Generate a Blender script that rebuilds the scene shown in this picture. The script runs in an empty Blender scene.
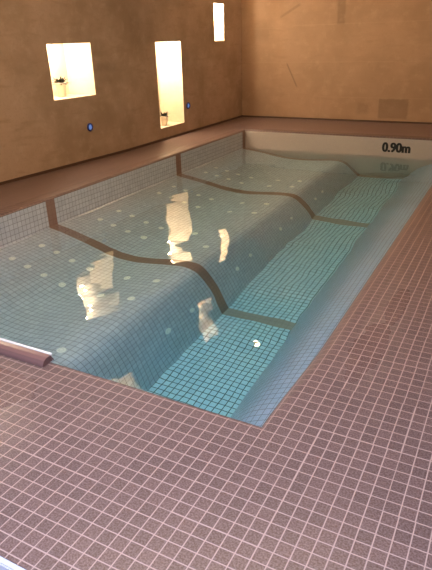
import bpy, bmesh, math, random
from mathutils import Vector, Matrix, noise as mnoise
random.seed(7)
sc = bpy.context.scene
COL = sc.collection

# ------------------------------------------------------------------ helpers
def link(o, parent=None):
    COL.objects.link(o)
    if parent: o.parent = parent
    return o

def obj(name, bm, mat, parent=None, smooth=False):
    me = bpy.data.meshes.new(name)
    bm.normal_update(); bm.to_mesh(me); bm.free()
    for m in (mat if isinstance(mat, (list, tuple)) else [mat]): me.materials.append(m)
    if smooth:
        for p in me.polygons: p.use_smooth = True
    return link(bpy.data.objects.new(name, me), parent)

def structure(name, bm, mat, smooth=False):
    o = obj(name, bm, mat, None, smooth); o['kind'] = 'structure'; return o

def tag(o, label, cat, group=None):
    o['label'] = label; o['category'] = cat
    if group: o['group'] = group
    return o

def thing(name, label, cat, loc, group=None):
    o = bpy.data.objects.new(name, None); link(o); o.location = loc
    o.empty_display_size = .05
    return tag(o, label, cat, group)

def quad(bm, pts, uvs=None, mi=0, smooth=False):
    f = bm.faces.new([bm.verts.new(p) for p in pts]); f.material_index = mi; f.smooth = smooth
    if uvs:
        l = bm.loops.layers.uv.verify()
        for lp, u in zip(f.loops, uvs): lp[l].uv = u
    return f

def box(bm, a, b):
    x0, y0, z0 = a; x1, y1, z1 = b
    v = [bm.verts.new(p) for p in ((x0,y0,z0),(x1,y0,z0),(x1,y1,z0),(x0,y1,z0),(x0,y0,z1),(x1,y0,z1),(x1,y1,z1),(x0,y1,z1))]
    for f in ((3,2,1,0),(4,5,6,7),(0,1,5,4),(1,2,6,5),(2,3,7,6),(3,0,4,7)): bm.faces.new([v[i] for i in f])

def lathe(bm, prof, n=24, c=(0,0,0), cap0=True, cap1=True):
    rings = []
    for r, z in prof:
        rings.append([bm.verts.new((c[0]+r*math.cos(2*math.pi*i/n), c[1]+r*math.sin(2*math.pi*i/n), c[2]+z)) for i in range(n)])
    for a, b in zip(rings, rings[1:]):
        for i in range(n): bm.faces.new((a[i], a[(i+1)%n], b[(i+1)%n], b[i]))
    if cap0: bm.faces.new(list(reversed(rings[0])))
    if cap1: bm.faces.new(rings[-1])

def catmull(P, per=8):
    out = []
    for i in range(len(P)-1):
        p0 = P[max(i-1,0)]; p1 = P[i]; p2 = P[i+1]; p3 = P[min(i+2,len(P)-1)]
        for k in range(per):
            t = k/per
            out.append(tuple(.5*((2*b)+(-a+c)*t+(2*a-5*b+4*c-d)*t*t+(-a+3*b-3*c+d)*t**3) for a,b,c,d in zip(p0,p1,p2,p3)))
    out.append(tuple(P[-1])); return out

# ------------------------------------------------------------------ node helper
class N:
    def __init__(s, name):
        s.m = bpy.data.materials.new(name); s.m.use_nodes = True
        s.t = s.m.node_tree; s.t.nodes.clear()
        s.out = s.t.nodes.new('ShaderNodeOutputMaterial')
    def n(s, kind, **kw):
        nd = s.t.nodes.new('ShaderNode'+kind)
        for k, v in kw.items(): setattr(nd, k, v)
        return nd
    def put(s, sock, v):
        if hasattr(v, 'links'): s.t.links.new(v, sock)
        elif v is not None:
            if sock.type == 'RGBA' and len(v) == 3: v = (*v, 1)
            sock.default_value = v
    def math(s, op, a, b=None, c=None, clamp=False):
        nd = s.n('Math', operation=op, use_clamp=clamp)
        for i, v in enumerate((a, b, c)):
            if v is not None: s.put(nd.inputs[i], v)
        return nd.outputs[0]
    def mix(s, f, a, b, blend='MIX'):
        nd = s.n('Mix', data_type='RGBA', blend_type=blend)
        s.put(nd.inputs[0], f); s.put(nd.inputs[6], a); s.put(nd.inputs[7], b)
        return nd.outputs[2]
    def rng(s, v, a, b, c=0., d=1., smooth=True):
        nd = s.n('MapRange', interpolation_type='SMOOTHSTEP' if smooth else 'LINEAR')
        s.put(nd.inputs[0], v)
        for i, q in enumerate((a, b, c, d)): nd.inputs[1+i].default_value = q
        return nd.outputs[0]
    def noise(s, vec, scale, detail=3., rough=.5):
        nd = s.n('TexNoise'); s.put(nd.inputs['Vector'], vec)
        nd.inputs['Scale'].default_value = scale; nd.inputs['Detail'].default_value = detail; nd.inputs['Roughness'].default_value = rough
        return nd.outputs[0]
    def sep(s, v):
        nd = s.n('SeparateXYZ'); s.put(nd.inputs[0], v); return nd.outputs
    def comb(s, x, y, z=0.):
        nd = s.n('CombineXYZ')
        for i, v in enumerate((x, y, z)): s.put(nd.inputs[i], v)
        return nd.outputs[0]
    def bump(s, h, strength, dist):
        nd = s.n('Bump'); nd.inputs['Strength'].default_value = strength; nd.inputs['Distance'].default_value = dist
        s.put(nd.inputs['Height'], h); return nd.outputs[0]
    def bsdf(s, color, rough, normal=None, **kw):
        b = s.n('BsdfPrincipled')
        s.put(b.inputs['Base Color'], color); s.put(b.inputs['Roughness'], rough)
        if normal: s.put(b.inputs['Normal'], normal)
        for k, v in kw.items(): s.put(b.inputs[k], v)
        s.t.links.new(b.outputs[0], s.out.inputs[0]); return s.m

def plain(name, color, rough=.5, **kw): return N(name).bsdf(color, rough, **kw)

def tile_mat(name, ca, cb, grout, pitch=.05, gw=.0037, rough=.25, offset=(0,0), stripes=None, stripe_col=(.12,.06,.04),
             sheet=None, wet=None, bump=.5, spec=.5):
    s = N(name)
    uv = s.n('UVMap').outputs[0]; q = s.sep(uv)
    u = s.math('ADD', q[0], offset[0]); v = s.math('ADD', q[1], offset[1])
    if sheet:                                   # mosaic sheets laid a few millimetres out of line with each other
        w = s.n('TexWhiteNoise', noise_dimensions='2D')
        s.put(w.inputs['Vector'], s.comb(s.math('FLOOR', s.math('DIVIDE', u, sheet)), s.math('FLOOR', s.math('DIVIDE', v, sheet))))
        c = s.sep(w.outputs['Color'])
        u = s.math('ADD', u, s.math('MULTIPLY', s.math('SUBTRACT', c[0], .5), .0025))
        v = s.math('ADD', v, s.math('MULTIPLY', s.math('SUBTRACT', c[1], .5), .0025))
    tu = s.math('DIVIDE', u, pitch); tv = s.math('DIVIDE', v, pitch)
    def edge(t):
        f = s.math('FRACT', t)
        return s.math('MULTIPLY', s.math('MINIMUM', f, s.math('SUBTRACT', 1., f)), pitch)
    d = s.math('MINIMUM', edge(tu), edge(tv))
    g = s.rng(d, gw*.5-.0006, gw*.5+.0008)      # 0 in the joint, 1 on the tile
    wn = s.n('TexWhiteNoise', noise_dimensions='2D')
    s.put(wn.inputs['Vector'], s.comb(s.math('FLOOR', tu), s.math('FLOOR', tv)))
    tile = s.mix(wn.outputs['Value'], ca, cb)
    if stripes:
        m = None
        for a, b in stripes:
            k = s.math('MULTIPLY', s.math('GREATER_THAN', q[1], a), s.math('LESS_THAN', q[1], b))
            m = k if m is None else s.math('MAXIMUM', m, k)
        tile = s.mix(m, tile, stripe_col)
        gc = s.mix(m, grout, tuple(x*.8 for x in stripe_col))
    else: gc = grout
    fine = s.noise(uv, 160, 2)
    tile = s.mix(s.rng(fine, .3, .7), s.mix(.24, tile, (0,0,0)), s.mix(.05, tile, (1,1,1)))
    col = s.mix(g, gc, tile)
    h = s.math('ADD', g, s.math('MULTIPLY', fine, .35))
    r = s.mix(g, (.7,)*3, (rough,)*3)
    if wet:
        oc = s.n('TexCoord').outputs['Object']; o = s.sep(oc); wm = None
        nz = s.noise(oc, 9, 3)
        for x, y, rx, ry in wet:
            e = s.math('ADD', s.math('POWER', s.math('DIVIDE', s.math('SUBTRACT', o[0], x), rx), 2.), s.math('POWER', s.math('DIVIDE', s.math('SUBTRACT', o[1], y), ry), 2.))
            e = s.math('ADD', e, s.math('MULTIPLY', s.math('SUBTRACT', nz, .5), 1.6))
            e = s.rng(e, .75, 1.05, 1., 0.)
            wm = e if wm is None else s.math('MAXIMUM', wm, e)
        r = s.mix(wm, r, (.035,)*3)
        col = s.mix(s.math('MULTIPLY', wm, .1), col, (.2,.11,.09))
        ripple = s.noise(oc, 130, 2)
        h = s.math('ADD', h, s.math('MULTIPLY', wm, s.math('MULTIPLY', ripple, 3.0)))
    return s.bsdf(col, r, s.bump(h, bump, .0016), **{'Specular IOR Level': spec})

def stone_mat(name, axes, base, dark, light, joints, patches=(), scratches=(), joint_k=.25, rough=.75):
    """limestone-like render: mottled, with a few faint joints and stains at fixed places on the wall"""
    s = N(name)
    oc = s.n('TexCoord').outputs['Object']; o = s.sep(oc)
    a, b = o[axes[0]], o[axes[1]]
    n1 = s.noise(oc, 1.3, 5, .6); n2 = s.noise(oc, 7, 6, .65); n3 = s.noise(oc, 45, 4, .6)
    mp = s.n('Mapping'); s.put(mp.inputs[0], oc); mp.inputs['Scale'].default_value = (1.2, 1.2, 6); n4 = s.noise(mp.outputs[0], 2.2, 6, .65)
    col = s.mix(s.rng(n1, .35, .68), base, dark)
    col = s.mix(s.math('MULTIPLY', s.rng(n2, .48, .75), .5), col, light)
    col = s.mix(s.math('MULTIPLY', s.rng(n4, .5, .72), .6), col, dark)
    col = s.mix(s.math('MULTIPLY', s.rng(n3, .5, .75), .45), col, dark)
    jm = None
    for ax, pos, lo, hi, w in joints:           # ax 0: along the wall fixed, 1: height fixed
        p, t = (a, b) if ax == 0 else (b, a)
        wob = s.math('MULTIPLY', s.math('SUBTRACT', n2, .5), .02)
        d = s.math('ABSOLUTE', s.math('ADD', s.math('SUBTRACT', p, pos), wob))
        k = s.rng(d, w*.4, w, 1., 0.)
        k = s.math('MULTIPLY', k, s.math('MULTIPLY', s.math('GREATER_THAN', t, lo), s.math('LESS_THAN', t, hi)))
        jm = k if jm is None else s.math('MAXIMUM', jm, k)
    h = s.math('ADD', s.math('MULTIPLY', n2, .6), s.math('MULTIPLY', n3, .4))
    if jm is not None:
        k = s.math('MULTIPLY', jm, s.math('MULTIPLY', s.rng(n1, .3, .6, .5, 1.), joint_k))
        col = s.mix(k, col, light); h = s.math('SUBTRACT', h, s.math('MULTIPLY', jm, .5))
    for a0, a1, b0, b1, soft, k in patches:     # stained areas
        ww = s.math('MULTIPLY', s.math('SUBTRACT', n2, .5), soft*2.5)
        aa = s.math('ADD', a, ww); bb = s.math('ADD', b, ww)
        m = s.math('MULTIPLY', s.math('MULTIPLY', s.rng(aa, a0-soft, a0+soft), s.rng(aa, a1-soft, a1+soft, 1., 0.)),
                   s.math('MULTIPLY', s.rng(bb, b0-soft, b0+soft), s.rng(bb, b1-soft, b1+soft, 1., 0.)))
        col = s.mix(s.math('MULTIPLY', m, k), col, tuple(x*.4 for x in dark))
    for (x0, y0), (x1, y1), w, k in scratches:
        L = math.hypot(x1-x0, y1-y0); dx, dy = (x1-x0)/L, (y1-y0)/L
        ra = s.math('SUBTRACT', a, x0); rb = s.math('SUBTRACT', b, y0)
        t = s.math('ADD', s.math('MULTIPLY', ra, dx), s.math('MULTIPLY', rb, dy))
        d = s.math('ABSOLUTE', s.math('SUBTRACT', s.math('MULTIPLY', ra, dy), s.math('MULTIPLY', rb, dx)))
        m = s.math('MULTIPLY', s.rng(d, w*.3, w, 1., 0.), s.math('MULTIPLY', s.rng(t, 0., .06), s.rng(t, L-.06, L, 1., 0.)))
        col = s.mix(s.math('MULTIPLY', m, k), col, tuple(x*.4 for x in dark))
    return s.bsdf(col, rough, s.bump(h, .35, .006), **{'Specular IOR Level': .3})

# ------------------------------------------------------------------ key dimensions (metres; deck top is z = 0, eye at the origin's vertical)
EYE = 1.385
XL, XR, YN, YF = -3.93, -.705, 1.63, 8.40        # pool opening
ZW = -.29                                       # water level
YB = 9.83                                       # back wall
def wall_x(y): return -4.66 - max(0, 6.2-y)*.075

# ------------------------------------------------------------------ materials
GX, GY = .178, -1.289+.05*40
MAUVE_A, MAUVE_B, GROUT = (.126,.067,.058), (.102,.054,.047), (.35,.24,.21)
WET = [(-1.80,1.34,.15,.13), (-1.98,1.45,.2,.1), (-.46,2.36,.08,.30), (-.43,2.9,.05,.25)]
deck_mat = tile_mat('mauve_mosaic', MAUVE_A, MAUVE_B, GROUT, offset=(GX, GY), rough=.3, sheet=.3, wet=WET, spec=.3)
edge_mat = tile_mat('mauve_mosaic_edge', MAUVE_A, MAUVE_B, GROUT, offset=(GX, GY), rough=.42, spec=.25)
STR = [(3.835,3.955), (6.235,6.365), (8.29,8.42)]
PA, PB, PG = (.63,.66,.72), (.53,.56,.63), (.17,.18,.20)
pool_mat = tile_mat('pale_pool_mosaic', PA, PB, PG, rough=.3, gw=.0036, stripes=STR, stripe_col=(.28,.155,.115), bump=.25)
plain_pool_mat = tile_mat('pale_pool_mosaic_plain', (.47,.58,.76), (.42,.53,.70), PG, rough=.3, gw=.0036, bump=.25)
floor_pool_mat = tile_mat('pool_floor_mosaic', (.74,.85,.97), (.62,.74,.88), (.07,.08,.10), rough=.3, gw=.006, stripes=STR, stripe_col=(.46,.33,.30), bump=.25)
far_mat = tile_mat('cream_pool_mosaic', (.58,.49,.43), (.56,.47,.42), (.52,.43,.38), rough=.3, gw=.003, bump=.2)

left_mat = stone_mat('stone_left', (1,2), (.455,.315,.225), (.325,.220,.145), (.52,.38,.28),
    joints=[],
    patches=[(6.45,7.0,1.32,1.66,.06,.18), (5.75,6.1,1.03,1.13,.04,.28), (5.75,6.0,.88,.97,.04,.15)])
back_mat = stone_mat('stone_back', (0,2), (.45,.287,.180), (.375,.236,.143), (.52,.35,.225),
    joints=[(1,.95,-4.6,1,.012),(1,1.53,-3.7,1,.012),(1,.385,-3.2,1,.010),(1,1.50,-4.66,-3.9,.01),(0,-3.15,-.2,.385,.01),(0,-2.15,-.2,.385,.008)],
    patches=[(-2.14,-1.66,.06,.375,.02,.40), (-2.93,-2.80,1.52,2.6,.02,.35), (-4.4,-4.1,1.3,1.6,.08,.25), (-2.5,-2.3,.12,.3,.04,.25)],
    scratches=[((-3.80,.95),(-3.58,.52),.02,.5), ((-3.95,1.65),(-3.55,1.86),.03,.35)])
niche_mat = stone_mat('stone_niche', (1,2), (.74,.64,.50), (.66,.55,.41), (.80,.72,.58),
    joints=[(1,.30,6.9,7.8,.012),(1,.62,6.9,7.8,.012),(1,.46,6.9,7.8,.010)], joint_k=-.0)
ceil_mat = plain('ceiling_paint', (.45,.36,.28), .8)
kerb_highlight = plain('painted_white_highlight', (.88,.84,.80), .3)  # colour of the highlight painted along the kerb top
pale_floor = tile_mat('lower_floor_tiles', (.40,.40,.46), (.38,.38,.44), (.36,.36,.40), pitch=.3, rough=.3)

# ------------------------------------------------------------------ walls
def grid_wall(ys, zs, holes, fx, bm):
    for y0, y1 in zip(ys, ys[1:]):
        for z0, z1 in zip(zs, zs[1:]):
            yc, zc = (y0+y1)/2, (z0+z1)/2
            if any(a < yc < b and c < zc < d for a, b, c, d in holes): continue
            quad(bm, [(fx(y0),y0,z0),(fx(y0),y0,z1),(fx(y1),y1,z1),(fx(y1),y1,z0)])
NICHES = [(5.01,5.69,.775,1.365), (7.03,7.71,.176,1.345), (8.79,9.14,1.326,1.882),
          (8.10,8.75,2.72,3.25), (5.25,5.80,2.62,3.20), (3.25,3.72,1.98,2.55)]
CEIL = 3.7
ys = sorted({-2.5, .7, 2.5, 6.2, YB} | {v for n in NICHES for v in n[:2]}); zs = sorted({-.35, 0, CEIL} | {v for n in NICHES for v in n[2:]})
bm = bmesh.new(); grid_wall(ys, zs, NICHES, wall_x, bm)
bmesh.ops.remove_doubles(bm, verts=bm.verts, dist=1e-5)
structure('wall_left', bm, left_mat)
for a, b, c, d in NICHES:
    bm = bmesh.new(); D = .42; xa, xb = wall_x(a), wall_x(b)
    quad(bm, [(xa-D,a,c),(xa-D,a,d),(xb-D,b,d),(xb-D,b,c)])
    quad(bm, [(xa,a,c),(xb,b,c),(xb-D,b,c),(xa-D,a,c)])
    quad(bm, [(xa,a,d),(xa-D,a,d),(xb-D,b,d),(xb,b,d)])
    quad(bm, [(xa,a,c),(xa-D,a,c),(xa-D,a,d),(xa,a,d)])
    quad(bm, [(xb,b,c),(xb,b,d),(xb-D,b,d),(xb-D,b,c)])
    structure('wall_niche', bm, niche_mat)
XRW = 1.6
bm = bmesh.new(); quad(bm, [(-4.66,YB,0),(-4.66,YB,CEIL),(XRW,YB,CEIL),(XRW,YB,0)]); structure('wall_back', bm, back_mat)
bm = bmesh.new(); quad(bm, [(XRW,YB,-.35),(XRW,YB,CEIL),(XRW,-2.5,CEIL),(XRW,-2.5,-.35)]); structure('wall_right', bm, left_mat)
bm = bmesh.new(); quad(bm, [(-5.4,-2.5,CEIL),(XRW,-2.5,CEIL),(XRW,YB,CEIL),(-5.4,YB,CEIL)]); structure('ceiling', bm, ceil_mat)
# dark skirting course where the deck meets the walls
skirt = plain('dark_skirting', (.085,.045,.028), .45)
bm = bmesh.new()
for y0, y1 in ((.73,6.2),(6.2,YB)):
    a, b = wall_x(y0), wall_x(y1)
    for p in ([(a+.012,y0,0),(a+.012,y0,.03),(b+.012,y1,.03),(b+.012,y1,0)], [(a,y0,.03),(b,y1,.03),(b+.012,y1,.03),(a+.012,y0,.03)]): quad(bm, p)
structure('baseboard_left', bm, skirt)
bm = bmesh.new(); quad(bm, [(-4.66,YB-.012,0),(-4.66,YB-.012,.025),(XRW,YB-.012,.025),(XRW,YB-.012,0)]); quad(bm, [(-4.66,YB-.012,.025),(-4.66,YB,.025),(XRW,YB,.025),(XRW,YB-.012,.025)])
structure('baseboard_back', bm, skirt)

# ------------------------------------------------------------------ deck with rounded pool edge
Y0 = .722
E = .16                                         # width of the edge band
bm = bmesh.new()
xs = [-5.2, XL-E, XR+E, XRW]; yy = [Y0, YN-E, YF+E, YB]
for i in range(3):
    for j in range(3):
        if i == 1 and j == 1: continue
        x0, x1, y0, y1 = xs[i], xs[i+1], yy[j], yy[j+1]
        quad(bm, [(x0,y0,0),(x1,y0,0),(x1,y1,0),(x0,y1,0)], [(x0,y0),(x1,y0),(x1,y1),(x0,y1)])
structure('floor', bm, deck_mat)
def edge_profile(a, drop):
    """flat deck, then a quarter ellipse a wide falling to -drop at the water side"""
    P = [(E,0.)]
    for k in range(1, 4): P.append((E-(E-a)*k/4, 0.))
    for k in range(0, 13):
        t = k/12*math.pi/2; P.append((a-a*math.sin(t), -drop+drop*math.cos(t)))
    return P
def edge_band(side):
    a, drop = {'right': (.115,.11), 'near': (.035,.035), 'left': (.02,.024), 'far': (.02,.024)}[side]
    base = edge_profile(.05, .04); mine = edge_profile(a, drop); bm = bmesh.new()
    n = 80; LEN = YF-YN if side in ('right','left') else XR-XL
    def prof(k, t):                             # all four sides share one profile at the corners
        w = max(0, min(1, min(t, 1-t)*LEN/.8)); w = w*w*(3-2*w)
        return tuple(p+(q-p)*w for p, q in zip(base[k], mine[k]))
    arcs = []
    for q in range(n+1):
        pr = [prof(k, q/n) for k in range(len(mine))]; s = 0; arcs.append([0])
        for (d0,z0), (d1,z1) in zip(pr, pr[1:]): s += math.hypot(d1-d0, z1-z0); arcs[-1].append(s)
    for k in range(len(mine)-1):
        for q in range(n):
            pts, uvs = [], []
            for (kk, qq) in ((k,q), (k,q+1), (k+1,q+1), (k+1,q)):
                t = qq/n; d, z = prof(kk, t); v = arcs[qq][kk]
                if side in ('right','left'):
                    x = XR+d if side == 'right' else XL-d
                    y = YN-d + t*(YF-YN+2*d); uvs.append(((XR+E-v) if side == 'right' else (XL-E+v), y))
                else:
                    y = YN-d if side == 'near' else YF+d
                    x = XL-d + t*(XR-XL+2*d); uvs.append((x, (YN-E+v) if side == 'near' else (YF+E-v)))
                pts.append((x,y,z))
            quad(bm, pts, uvs)
    bmesh.ops.remove_doubles(bm, verts=bm.verts, dist=1e-5)
    bmesh.ops.recalc_face_normals(bm, faces=bm.faces)
    if sum(f.normal.z for f in bm.faces) < 0: bmesh.ops.reverse_faces(bm, faces=bm.faces)
    structure('floor_edge_'+side, bm, edge_mat, smooth=True)
for sd in ('left','right','near','far'): edge_band(sd)
# step down at the near end of the deck: pale trim and the lower floor
bm = bmesh.new(); box(bm, (-5.2,Y0-.022,-.16), (XRW,Y0,.002)); bmesh.ops.bevel(bm, geom=bm.edges[:], offset=.004, segments=2, affect='EDGES')
structure('trim_1', bm, plain('pale_step_trim', (.42,.42,.48), .35))
bm = bmesh.new(); quad(bm, [(-5.3,-2.5,-.16),(XRW,-2.5,-.16),(XRW,Y0-.02,-.16),(-5.3,Y0-.02,-.16)], [(-5.3,-2.5),(XRW,-2.5),(XRW,Y0),(-5.3,Y0)])
structure('floor_lower', bm, pale_floor)

# ------------------------------------------------------------------ pool basin
def sweep(name, prof, mat, u0=0., y0=YN-.01, y1=YF+.004, smooth=True):
    bm = bmesh.new(); u = u0
    n = 40
    for (xa, za), (xb, zb) in zip(prof, prof[1:]):
        du = math.hypot(xb-xa, zb-za)
        for k in range(n):
            ya, yb = y0+(y1-y0)*k/n, y0+(y1-y0)*(k+1)/n
            quad(bm, [(xa,ya,za),(xb,ya,zb),(xb,yb,zb),(xa,yb,za)], [(u,ya),(u+du,ya),(u+du,yb),(u,yb)])
        u += du
    bmesh.ops.remove_doubles(bm, verts=bm.verts, dist=1e-5)
    o = structure(name, bm, mat, smooth); return o, u
BENCH = [(-3.93,-.285),(-3.88,-.315),(-3.75,-.385),(-3.55,-.52),(-3.25,-.735),(-3.05,-.80),(-2.85,-.795),(-2.6,-.73),(-2.42,-.70),(-2.30,-.735),(-2.22,-.86),(-2.15,-1.07),(-2.085,-1.30),(-2.035,-1.46)]
bprof = catmull(BENCH, 6)
o, u = sweep('pool_wall_left', [(XL,-.02),(XL,-.10),(XL,-.19),(XL,-.285)], pool_mat, smooth=False)
o, u = sweep('pool_bench_left', bprof, pool_mat, u)
o, u = sweep('pool_floor', [(-2.035,-1.46),(-1.7,-1.46),(-1.36,-1.46)], floor_pool_mat, 0.0, smooth=False)
SLOPE = [(-1.36,-1.46),(-1.29,-1.15),(-1.22,-.95),(-1.15,-.79),(-1.07,-.64),(-.99,-.53),(-.88,-.44),(-.79,-.39),(-.705,-.367)]
o, u = sweep('pool_slope_right', catmull(SLOPE,5), plain_pool_mat, 0.)
o, u = sweep('pool_wall_right', [(XR-.001,-.367),(XR-.001,-.2),(XR-.001,-.105)], plain_pool_mat, u, smooth=False)
for nm, y, m in (('pool_wall_far', YF, far_mat), ('pool_wall_near', YN-.001, plain_pool_mat)):
    bm = bmesh.new()
    zt = -.022 if nm == 'pool_wall_far' else -.034
    quad(bm, [(XL-.03,y,-1.5),(XR+.03,y,-1.5),(XR+.03,y,zt),(XL-.03,y,zt)], [(XL,-1.5),(XR,-1.5),(XR,zt),(XL,zt)])
    structure(nm, bm, m)

# water: closed body with a gently rippled surface
wm = N('water')
gl = wm.n('BsdfGlass'); gl.inputs['IOR'].default_value = 1.33; gl.inputs['Roughness'].default_value = 0.0
gl.inputs['Color'].default_value = (1,1,1,1)
va = wm.n('VolumeAbsorption'); va.inputs['Color'].default_value = (.70,.970,.985,1); va.inputs['Density'].default_value = 1.0
wm.t.links.new(gl.outputs[0], wm.out.inputs[0]); wm.t.links.new(va.outputs[0], wm.out.inputs[1])
bm = bmesh.new()
wx0, wx1, wy0, wy1 = XL-.02, XR+.015, YN-.03, YF+.02
nx, ny = 110, 226
rw = random.Random(3); waves = []
for i in range(16):
    lam = rw.uniform(.22, 1.1); th = rw.uniform(0, 2*math.pi)
    waves.append((2*math.pi/lam*math.cos(th), 2*math.pi/lam*math.sin(th), rw.uniform(0, 6.28), .0056*lam/(2*math.pi)*rw.uniform(.6,1.4)))
for i in range(9):
    lam = rw.uniform(.12, .24); th = rw.uniform(0, 2*math.pi)
    waves.append((2*math.pi/lam*math.cos(th), 2*math.pi/lam*math.sin(th), rw.uniform(0, 6.28), .0034*lam/(2*math.pi)))
def wh(x, y): return sum(a*math.sin(kx*x+ky*y+p) for kx, ky, p, a in waves)
top = [[bm.verts.new((wx0+(wx1-wx0)*i/nx, wy0+(wy1-wy0)*j/ny, 0)) for j in range(ny+1)] for i in range(nx+1)]
for r_ in top:
    for v in r_: v.co.z = ZW + wh(v.co.x, v.co.y)
for i in range(nx):
    for j in range(ny):
        f = bm.faces.new((top[i][j], top[i+1][j], top[i+1][j+1], top[i][j+1])); f.smooth = True
bd = [top[i][0] for i in range(nx+1)] + [top[nx][j] for j in range(1,ny+1)] + [top[i][ny] for i in range(nx-1,-1,-1)] + [top[0][j] for j in range(ny-1,0,-1)]
low = [bm.verts.new((v.co.x, v.co.y, -1.52)) for v in bd]
m_ = len(bd)
for i in range(m_): bm.faces.new((bd[(i+1)%m_], bd[i], low[i], low[(i+1)%m_]))
bm.faces.new(list(reversed(low)))
bmesh.ops.recalc_face_normals(bm, faces=bm.faces)
water = obj('pool_water', bm, wm.m)
tag(water, 'clear teal pool water with gentle ripples filling the tiled pool', 'water'); water['kind'] = 'stuff'

# ------------------------------------------------------------------ raised tiled kerb at the near pool edge
kerb = thing('edge_kerb', 'raised mauve tiled kerb with a painted white highlight at the near left pool side', 'kerb', (-3.0,1.60,0))
bm = bmesh.new(); L0, L1 = -1.05, 1.225
P = [(-.045,.002),(-.042,.014),(-.032,.028),(-.012,.036),(.012,.038)]
arc = 0
for (a, z0), (b, z1) in zip(P, P[1:]):
    du = math.hypot(b-a, z1-z0)
    quad(bm, [(L0,a,z0),(L1,a,z0),(L1,b,z1),(L0,b,z1)], [(L0-3.0,1.545+arc),(L1-3.0,1.545+arc),(L1-3.0,1.545+arc+du),(L0-3.0,1.545+arc+du)])
    arc += du
quad(bm, [(L1,.03,.004)]+[(L1,a,z) for a, z in reversed(P)], [(0,0)]*6)
quad(bm, [(L0,.03,.004)]+[(L0,a,z) for a, z in P][::1], [(0,0)]*6)
obj('kerb_body', bm, plain('brown_kerb_tile', (.19,.10,.09), .3), kerb)
bm = bmesh.new(); box(bm, (L0,.014,.001), (L1,.025,.044)); bmesh.ops.bevel(bm, geom=bm.edges[:], offset=.003, segments=2, affect='EDGES')
w = obj('highlight_strip', bm, kerb_highlight, kerb); w['label'] = 'white strip painting the kerb highlight'  # thin strip stands in for the reflection on the glossy kerb top

# ------------------------------------------------------------------ depth marking on the far wall
cu = bpy.data.curves.new('tmp', 'FONT'); cu.body = '0.90m'; cu.size = .2; cu.offset = .0035; cu.extrude = .001
to = bpy.data.objects.new('tmp', cu); link(to)
dg = bpy.context.evaluated_depsgraph_get(); me = bpy.data.meshes.new_from_object(to.evaluated_get(dg))
bpy.data.objects.remove(to)
bm = bmesh.new(); bm.from_mesh(me)              # heavier strokes: the lettering laid over itself a few millimetres along
g0 = bm.verts[:] + bm.edges[:] + bm.faces[:]
for k in (1, 2, 3):
    d = bmesh.ops.duplicate(bm, geom=g0)
    bmesh.ops.translate(bm, vec=(.0055*k, .0012*(1-2*(k%2)), -.00005*k), verts=[v for v in d['geom'] if isinstance(v, bmesh.types.BMVert)])
bm.to_mesh(me); bm.free()
mnx = min(v.co.x for v in me.vertices); mxx = max(v.co.x for v in me.vertices); mxy = max(v.co.y for v in me.vertices); mny = min(v.co.y for v in me.vertices)
sx = .405/(mxx-mnx); sy = .14/(mxy-mny)
for v in me.vertices:
    v.co = ((v.co.x-mnx)*sx, -(v.co.z), (v.co.y-mny)*sy)
me.materials.clear(); me.materials.append(plain('black_marking', (.012,.011,.012), .5))
me.name = 'depth_marking'
tx = link(bpy.data.objects.new('depth_marking', me)); tx.location = (-1.725, YF-.0025, -.218)
tag(tx, 'black 0.90m depth marking on the cream far pool wall', 'sign')

# ------------------------------------------------------------------ massage jets in the bench
jet_mat = plain('cream_jet_plastic', (.95,.93,.86), .3)
hole_mat = plain('jet_hole', (.30,.32,.30), .6)
bm = bmesh.new()
lathe(bm, [(.036,-.004),(.036,.003),(.033,.0065),(.029,.0065),(.027,.005),(.012,.0075)], 20, cap0=False)
for k in range(8):
    a = k*math.pi/4; c = (.0195*math.cos(a), .0195*math.sin(a), .0069)
    vs = [bm.verts.new((c[0]+.0035*math.cos(t*math.pi/3), c[1]+.0035*math.sin(t*math.pi/3), c[2]+.0003)) for t in range(6)]
    bm.faces.new(vs).material_index = 1
jproto = obj('massage_jet', bm, [jet_mat, hole_mat], None, True)
def bench_at(x):
    for (xa, za), (xb, zb) in zip(bprof, bprof[1:]):
        if xa <= x <= xb: return za+(zb-za)*(x-xa)/(xb-xa), math.atan2(zb-za, xb-xa)
ORD = ['first','second','third','fourth','fifth','sixth','seventh','eighth','ninth','tenth']
rows = [3.14,3.50,4.35,4.68,5.48,5.82,6.66,6.96]; cols = [-3.72,-3.55,-3.37,-3.18,-2.77,-2.46,-2.14]
spots = [(-2.45,2.32,'pale round jet nearest the raised kerb, alone at the near end of the bench')]
for r_, y in enumerate(rows):
    for c_, x in enumerate(cols):
        w = ORD[c_]+' from the wall' if c_ < 6 else 'low on the bench front'
        spots.append((x, y, 'pale round jet %s, %s full row from the near end' % (w, ORD[r_])))
for i, (x, y, lab) in enumerate(spots):
    o = jproto if i == 0 else jproto.copy()
    if i: link(o)
    z, an = bench_at(x); o.location = (x, y, z); o.rotation_euler = (0, -an, 0); o.scale = (.9, .9, 1)
    tag(o, lab, 'pool jet', 'massage jets set in the bench')

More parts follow.
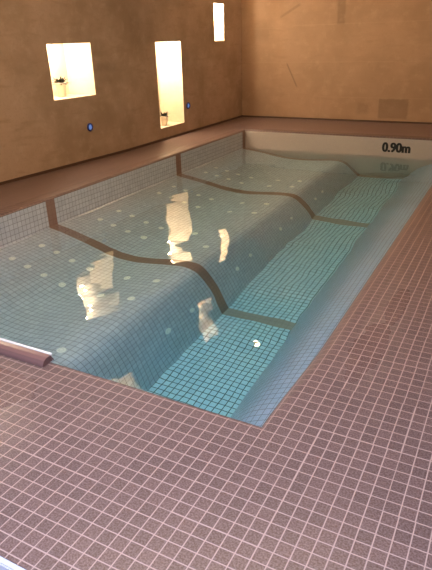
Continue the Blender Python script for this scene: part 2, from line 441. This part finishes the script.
# ------------------------------------------------------------------ blue lit wall buttons
rim_mat = plain('blue_plastic_rim', (.03,.05,.25), .3)
led = N('blue_led'); e_ = led.n('Emission'); e_.inputs[0].default_value = (.25,.42,1,1); e_.inputs[1].default_value = .5
led.t.links.new(e_.outputs[0], led.out.inputs[0])
def button(y, z, lab):
    t = thing('wall_button', lab, 'button', (wall_x(y), y, z), 'blue buttons on the left wall')
    rot = Matrix.Rotation(math.pi/2, 4, 'Y')
    b = bmesh.new(); lathe(b, [(.050,0),(.050,.010),(.045,.016),(.034,.016),(.031,.010)], 28, cap1=False)
    bmesh.ops.transform(b, matrix=rot, verts=b.verts); obj('rim', b, rim_mat, t, True)
    b = bmesh.new(); lathe(b, [(.030,.002),(.030,.009),(.022,.014),(.008,.016)], 24)
    bmesh.ops.transform(b, matrix=rot, verts=b.verts); o = obj('lens', b, led.m, t, True); o['label'] = 'glowing pale blue lens'
button(5.52, .41, 'blue lit round wall button below the square niche')
button(7.84, .415, 'blue lit round wall button right of the tall niche')

# ------------------------------------------------------------------ potted plants in the niches
pot_mat = plain('white_pot_ceramic', (.72,.64,.54), .45); soil_mat = plain('dark_soil', (.03,.02,.012), .9)
leaf_s = N('dark_leaf'); lf = leaf_s.mix(leaf_s.noise(leaf_s.n('TexCoord').outputs['Object'], 30, 2), (.010,.014,.006), (.035,.035,.014)); leaf_mat = leaf_s.bsdf(lf, .6)
def plant(loc, lab, s, seed):
    t = thing('potted_succulent', lab, 'plant', loc, 'potted plants in the niches')
    b = bmesh.new(); lathe(b, [(.044*s,0),(.047*s,.004*s),(.062*s,.135*s),(.066*s,.137*s),(.066*s,.155*s),(.060*s,.155*s),(.058*s,.135*s)], 28, cap1=False); obj('pot', b, pot_mat, t, True)
    b = bmesh.new(); lathe(b, [(.0585*s,.136*s),(.0585*s,.140*s),(.02*s,.146*s)], 20); obj('soil', b, soil_mat, t, True)
    rr = random.Random(seed); b = bmesh.new()
    for k in range(64):
        az = rr.uniform(0, 2*math.pi); el = rr.uniform(.1, 1.2); L = rr.uniform(.065,.118)*s; wd = rr.uniform(.020,.032)*s
        rad = Vector((math.cos(az), math.sin(az), 0)); side = Vector((-math.sin(az), math.cos(az), 0)); base = Vector((0,0,.142*s))+rad*rr.uniform(0,.03)*s
        prev = None
        for q in range(6):
            f = q/5; e2 = el-(f**1.5)*.7
            c = base + rad*(L*f*math.cos(el)) + Vector((0,0,L*f*math.sin(el)-.02*s*f*f))
            ww = wd*math.sin(math.pi*min(1, .18+f*.82))**.7*.5; th = .004*s*(1-f)+.0008
            up = Vector((0,0,1))
            ring = [b.verts.new(c+side*ww), b.verts.new(c+up*th), b.verts.new(c-side*ww), b.verts.new(c-up*th)]
            if prev:
                for i in range(4): b.faces.new((prev[i], prev[(i+1)%4], ring[(i+1)%4], ring[i]))
            prev = ring
    bmesh.ops.recalc_face_normals(b, faces=b.faces)
    obj('foliage', b, leaf_mat, t, True)
plant((-4.98,5.40,.775), 'small dark leaved plant in white pot inside the square niche', 1.05, 1)
plant((-4.80,7.35,.176), 'small dark leaved plant in white pot inside the tall niche', .92, 2)

# ------------------------------------------------------------------ lights
def light(kind, name, loc, power, col, target=None, **kw):
    l = bpy.data.lights.new(name, kind); l.energy = power; l.color = col
    for k, v in kw.items(): setattr(l, k, v)
    o = link(bpy.data.objects.new(name, l)); o.location = loc
    if target: o.rotation_euler = (Vector(target)-Vector(loc)).to_track_quat('-Z','Y').to_euler()
    return o
WARM = (1,.72,.42); WARMER = (1,.66,.34); COOL = (.80,.82,1)
for i, (a, b, c, d) in enumerate(NICHES):
    p = (14, 27, 22, 16, 20, 22)[i]
    x = wall_x(a)
    light('POINT', 'niche_lamp', (x-.10, a+.09, d-.05), p*.85, (1,.86,.66), shadow_soft_size=.022)
    light('POINT', 'niche_lamp', (x-.22, (a+b)/2, d-.05), p*.85, (1,.86,.66), shadow_soft_size=.022)
for x, y in ((-4.04,9.12),(-3.86,8.85),(-3.78,8.70)):
    light('SPOT', 'ceiling_spot', (x,y,3.62), 22, WARMER, (x+.1,y+.1,0), spot_size=math.radians(145), spot_blend=.5, shadow_soft_size=.035)
for x, y in ((-1.67,8.8),(-1.60,8.3)):
    light('SPOT', 'ceiling_spot', (x,y,3.62), 30, WARMER, (x,y+.1,0), spot_size=math.radians(145), spot_blend=.5, shadow_soft_size=.035)
light('AREA', 'added_warm_fill', (-2.0,3.4,3.65), 225, (1,.72,.43), (-2.6,4.6,0), shape='RECTANGLE', size=3.0, size_y=2.0)  # added warm fill over the pool, not a fixture of the room
light('AREA', 'entry_panel', (-.6,-.6,3.5), 130, (.66,.75,1), (-.7,.4,0), shape='RECTANGLE', size=2.4, size_y=1.4, spread=math.radians(95))
wd = bpy.data.worlds.new('World'); sc.world = wd; wd.use_nodes = True
bg = wd.node_tree.nodes['Background']; bg.inputs[0].default_value = (.62,.66,1,1); bg.inputs[1].default_value = .06

# ------------------------------------------------------------------ camera
cd = bpy.data.cameras.new('camera'); cam = link(bpy.data.objects.new('camera', cd)); sc.camera = cam
cd.sensor_fit = 'VERTICAL'; cd.sensor_height = 24; cd.sensor_width = 18.2; cd.lens = 24*554.5/570; cd.clip_start = .05
R = [[0.88437048,0.16806459,-0.43548036],[0.46597619,-0.37278095,0.80243415],[-0.02747801,-0.91257255,-0.40799057]]
M = Matrix(((R[0][0],-R[0][1],0,0),(R[1][0],-R[1][1],0,0),(R[2][0],-R[2][1],0,EYE),(0,0,0,1)))
right = Vector((R[0][0],R[1][0],R[2][0])); down = Vector((R[0][1],R[1][1],R[2][1])); fwd = right.cross(down)
fwd.normalize()
chk = Vector((.0,1.,0.))
if fwd.y < 0: fwd = -fwd
for i in range(3): M[i][2] = -fwd[i]
cam.matrix_world = M

vs = sc.view_settings; sc.display_settings.display_device = 'sRGB'
vs.view_transform = 'Standard'; vs.look = 'None'; vs.exposure = 0.1; vs.gamma = 1; vs.use_curve_mapping = False
